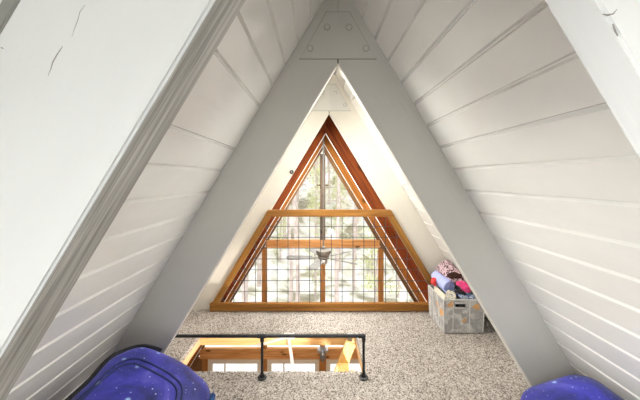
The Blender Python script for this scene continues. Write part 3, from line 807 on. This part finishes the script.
# what shows at the top of the bin
roll('rolled_blanket', pd(451.5, 295, 2.41), pd(452, 290, 2.66) + Vector((.02, 0, .0)), .050, M['denim'], 'blue printed blanket roll with a cream spiral end in the bin', end=M['cream'], turns=2.6)
roll('rolled_blanket', pd(449, 287, 2.47), pd(436, 276, 2.66), .066, M['periwinkle'], 'plain periwinkle fleece roll leaning at the left of the bin')
roll('rolled_blanket', pd(459, 281, 2.53), pd(443, 264, 2.66), .098, M['leopard'], 'pale pink fleece roll with brown spots topping the bin', turns=2.5)
crumple('folded_blanket', pd(454.5, 275.5, 2.43), (.062, .03, .028), M['brown'], 'dark brown fleece blanket bunched across the pink spotted roll', 'blanket', 1.5)
crumple('rolled_blanket', pd(459, 281, 2.43), (.07, .03, .03), M['leopard'], 'pink spotted fabric fold under the brown blanket', 'blanket', 3.1, tilt=.5)
crumple('rolled_scarf', pd(464, 286.5, 2.39), (.066, .033, .034), M['pink'], 'hot pink fleece scarf bunched near the rafter', 'scarf', 4.0, tilt=.6)
crumple('folded_cloth', pd(460.5, 292, 2.385), (.05, .022, .018), M['black_fabric'], 'black cloth squeezed under the pink scarf', 'cloth', 6.0, tilt=.3)
crumple('folded_cloth', pd(468, 297, 2.41), (.085, .04, .038), M['denim'], 'blue and white printed cloth at the bin corner by the rafter', 'cloth', 9.0, tilt=.25)
crumple('folded_cloth', pd(434, 281.5, 2.60), (.026, .03, .036), M['red'], 'red cloth poking up at the back left corner of the bin', 'cloth', 12.0)
for i, (xx, hh, lb) in enumerate(((1.012, .325, 'thin cream picture book standing against the left side of the bin'), (1.029, .312, 'white book standing second from the left side of the bin'))):
    t_ = empty('book', (xx, 2.50, .02)); tag(t_, lb, 'book', 'books in the bin')
    MB().box(xx - .005, xx + .005, 2.395, 2.605, .02, hh - .006).build('pages', M['paper'], t_)
    MB().box(xx - .0068, xx - .005, 2.39, 2.61, .018, hh).build('cover', M['cream'] if i == 0 else M['white_edge'], t_)
    MB().box(xx + .005, xx + .0068, 2.39, 2.61, .018, hh).build('cover', M['cream'] if i == 0 else M['white_edge'], t_)

# ------------------------------------------------------------------ outside: snowy slope with pines
def ground_z(x, y):
    base = -5.6 - .10 * (y - 7)
    if y > 20: base += (y - 20) ** 1.25 * .30
    return base + noise.noise(Vector((x * .12, y * .12, 0))) * .8
m = MB(); nx2, ny2 = 60, 60; vs = {}
for i in range(nx2 + 1):
    for j in range(ny2 + 1):
        x = -55 + 110 * i / nx2; y = YF + .4 + 85 * (j / ny2) ** 1.5
        vs[i, j] = m.bm.verts.new((x, y, ground_z(x, y) if j else -5.4))
for i in range(nx2):
    for j in range(ny2): m.bm.faces.new((vs[i, j], vs[i+1, j], vs[i+1, j+1], vs[i, j+1]))
struct(m.build('hill', M['snow'], smooth=True), 'snowy wooded slope outside the gable window')

def tree_mesh(h, r, crown0, spread, nb, leaf, seed, mat):
    random.seed(seed)
    root = empty('pine_tree', (0, 0, 0))
    bend = random.uniform(-.25, .25)
    pts = [(bend * (t / 10) ** 2, .1 * math.sin(t), h * t / 10) for t in range(11)]
    tr = MB(); tr.tube(pts, [r * (1 - .085 * t) for t in range(11)], 8)
    fo = MB()
    for b_ in range(nb):
        t = crown0 + (1 - crown0) * random.random(); z = h * t; a = random.uniform(0, 2 * PI)
        L_ = spread * (1.15 - .8 * (t - crown0) / (1 - crown0)) * random.uniform(.5, 1)
        c = Vector((bend * (t) ** 2, 0, z)); d = Vector((math.cos(a), math.sin(a), random.uniform(-.25, .2)))
        tr.tube([c, c + d * L_], [r * .16, r * .04], 5)
        for q in range(22):
            f_ = random.uniform(.25, 1.05); p = c + d * L_ * f_ + Vector([random.gauss(0, .16) for _ in range(3)])
            n1 = Vector([random.gauss(0, 1) for _ in range(3)]).normalized(); n2 = n1.orthogonal().normalized()
            s_ = leaf * random.uniform(.6, 1.3)
            fo.bm.faces.new([fo.bm.verts.new(p + n1 * s_), fo.bm.verts.new(p + n2 * s_ * .45), fo.bm.verts.new(p - n1 * s_ * .5), fo.bm.verts.new(p - n2 * s_ * .45)])
    tr.build('trunk', M['bark'], root); f2 = fo.build('foliage', mat, root)
    return root
protos = [tree_mesh(13, .16, .30, 1.6, 60, .10, 1, M['needle']), tree_mesh(15, .14, .42, 1.3, 54, .095, 2, M['needle_g']),
          tree_mesh(9, .11, .12, 1.5, 70, .10, 3, M['needle']), tree_mesh(12, .13, .5, 1.2, 40, .09, 4, M['needle_g'])]
LAB = ['tall pine with pale green crown outside the gable window', 'slender pine with grey-brown crown outside the gable window',
       'low bushy pale green pine outside the gable window', 'bare-stemmed pine with thin grey top outside the gable window']
def plant(i, x, y, sc, rz, first):
    p = protos[i]
    if first: r_ = p
    else:
        r_ = p.copy(); COL.objects.link(r_)
        for ch in p.children:
            c_ = ch.copy(); COL.objects.link(c_); c_.parent = r_
    r_.location = (x, y, ground_z(x, y) - .15); r_.scale = (sc,) * 3; r_.rotation_euler = (0, 0, rz)
    tag(r_, LAB[i], 'tree', ['green-crowned tall pines', 'slender grey-brown pines', 'bushy pines', 'bare-stemmed pines'][i])
random.seed(21); used = set(); spots = []
tries = 0
while len(spots) < 100 and tries < 5000:
    tries += 1
    y = 14 + 42 * random.random() ** 1.1; x = random.uniform(-.34, .34) * y
    if any((x - a) ** 2 + (y - b) ** 2 < 1.9 for a, b in spots): continue
    spots.append((x, y))
for n_, (x, y) in enumerate(sorted(spots, key=lambda q: q[1])):
    i = (3, 1, 0, 2, 3, 1, 2, 3)[n_ % 8] if y < 24 else (1, 0, 2, 3, 1)[n_ % 5]
    plant(i, x, y, random.uniform(.8, 1.15), random.uniform(0, 6.28), i not in used); used.add(i)

# ------------------------------------------------------------------ sky, camera, colour management
w = bpy.data.worlds.new('overcast_sky'); S.world = w; w.use_nodes = True
nt = w.node_tree; bg = nt.nodes['Background']
tc = nt.nodes.new('ShaderNodeTexCoord'); sx = nt.nodes.new('ShaderNodeSeparateXYZ'); nt.links.new(tc.outputs['Generated'], sx.inputs[0])
r = ramp(nt, [(.0, (.80, .80, .80)), (.5, (1.0, .99, .97)), (1, (.92, .96, 1.0))])
mp = N(nt, 'ShaderNodeMapRange'); mp.inputs['From Min'].default_value = -1; nt.links.new(sx.outputs[2], mp.inputs['Value'])
nt.links.new(mp.outputs[0], r.inputs[0]); nt.links.new(r.outputs[0], bg.inputs[0]); bg.inputs[1].default_value = 2.4

cam = bpy.data.cameras.new('camera'); co = bpy.data.objects.new('camera', cam); COL.objects.link(co)
co.location = EYE; co.rotation_euler = (PI / 2, 0, 0)
cam.sensor_width = 36; cam.sensor_fit = 'HORIZONTAL'; cam.lens = 36 * 270 / 640
cam.shift_x = 2.3 / 640; cam.shift_y = -22 / 640; cam.clip_start = .02; cam.clip_end = 300
S.camera = co
vs_ = S.view_settings; S.display_settings.display_device = 'sRGB'
vs_.view_transform = 'Standard'; vs_.look = 'None'; vs_.gamma = 1; vs_.use_curve_mapping = False; vs_.exposure = 0.46
S.cycles.max_bounces = 10; S.cycles.diffuse_bounces = 6; S.cycles.transparent_max_bounces = 16
S.cycles.use_denoising = True
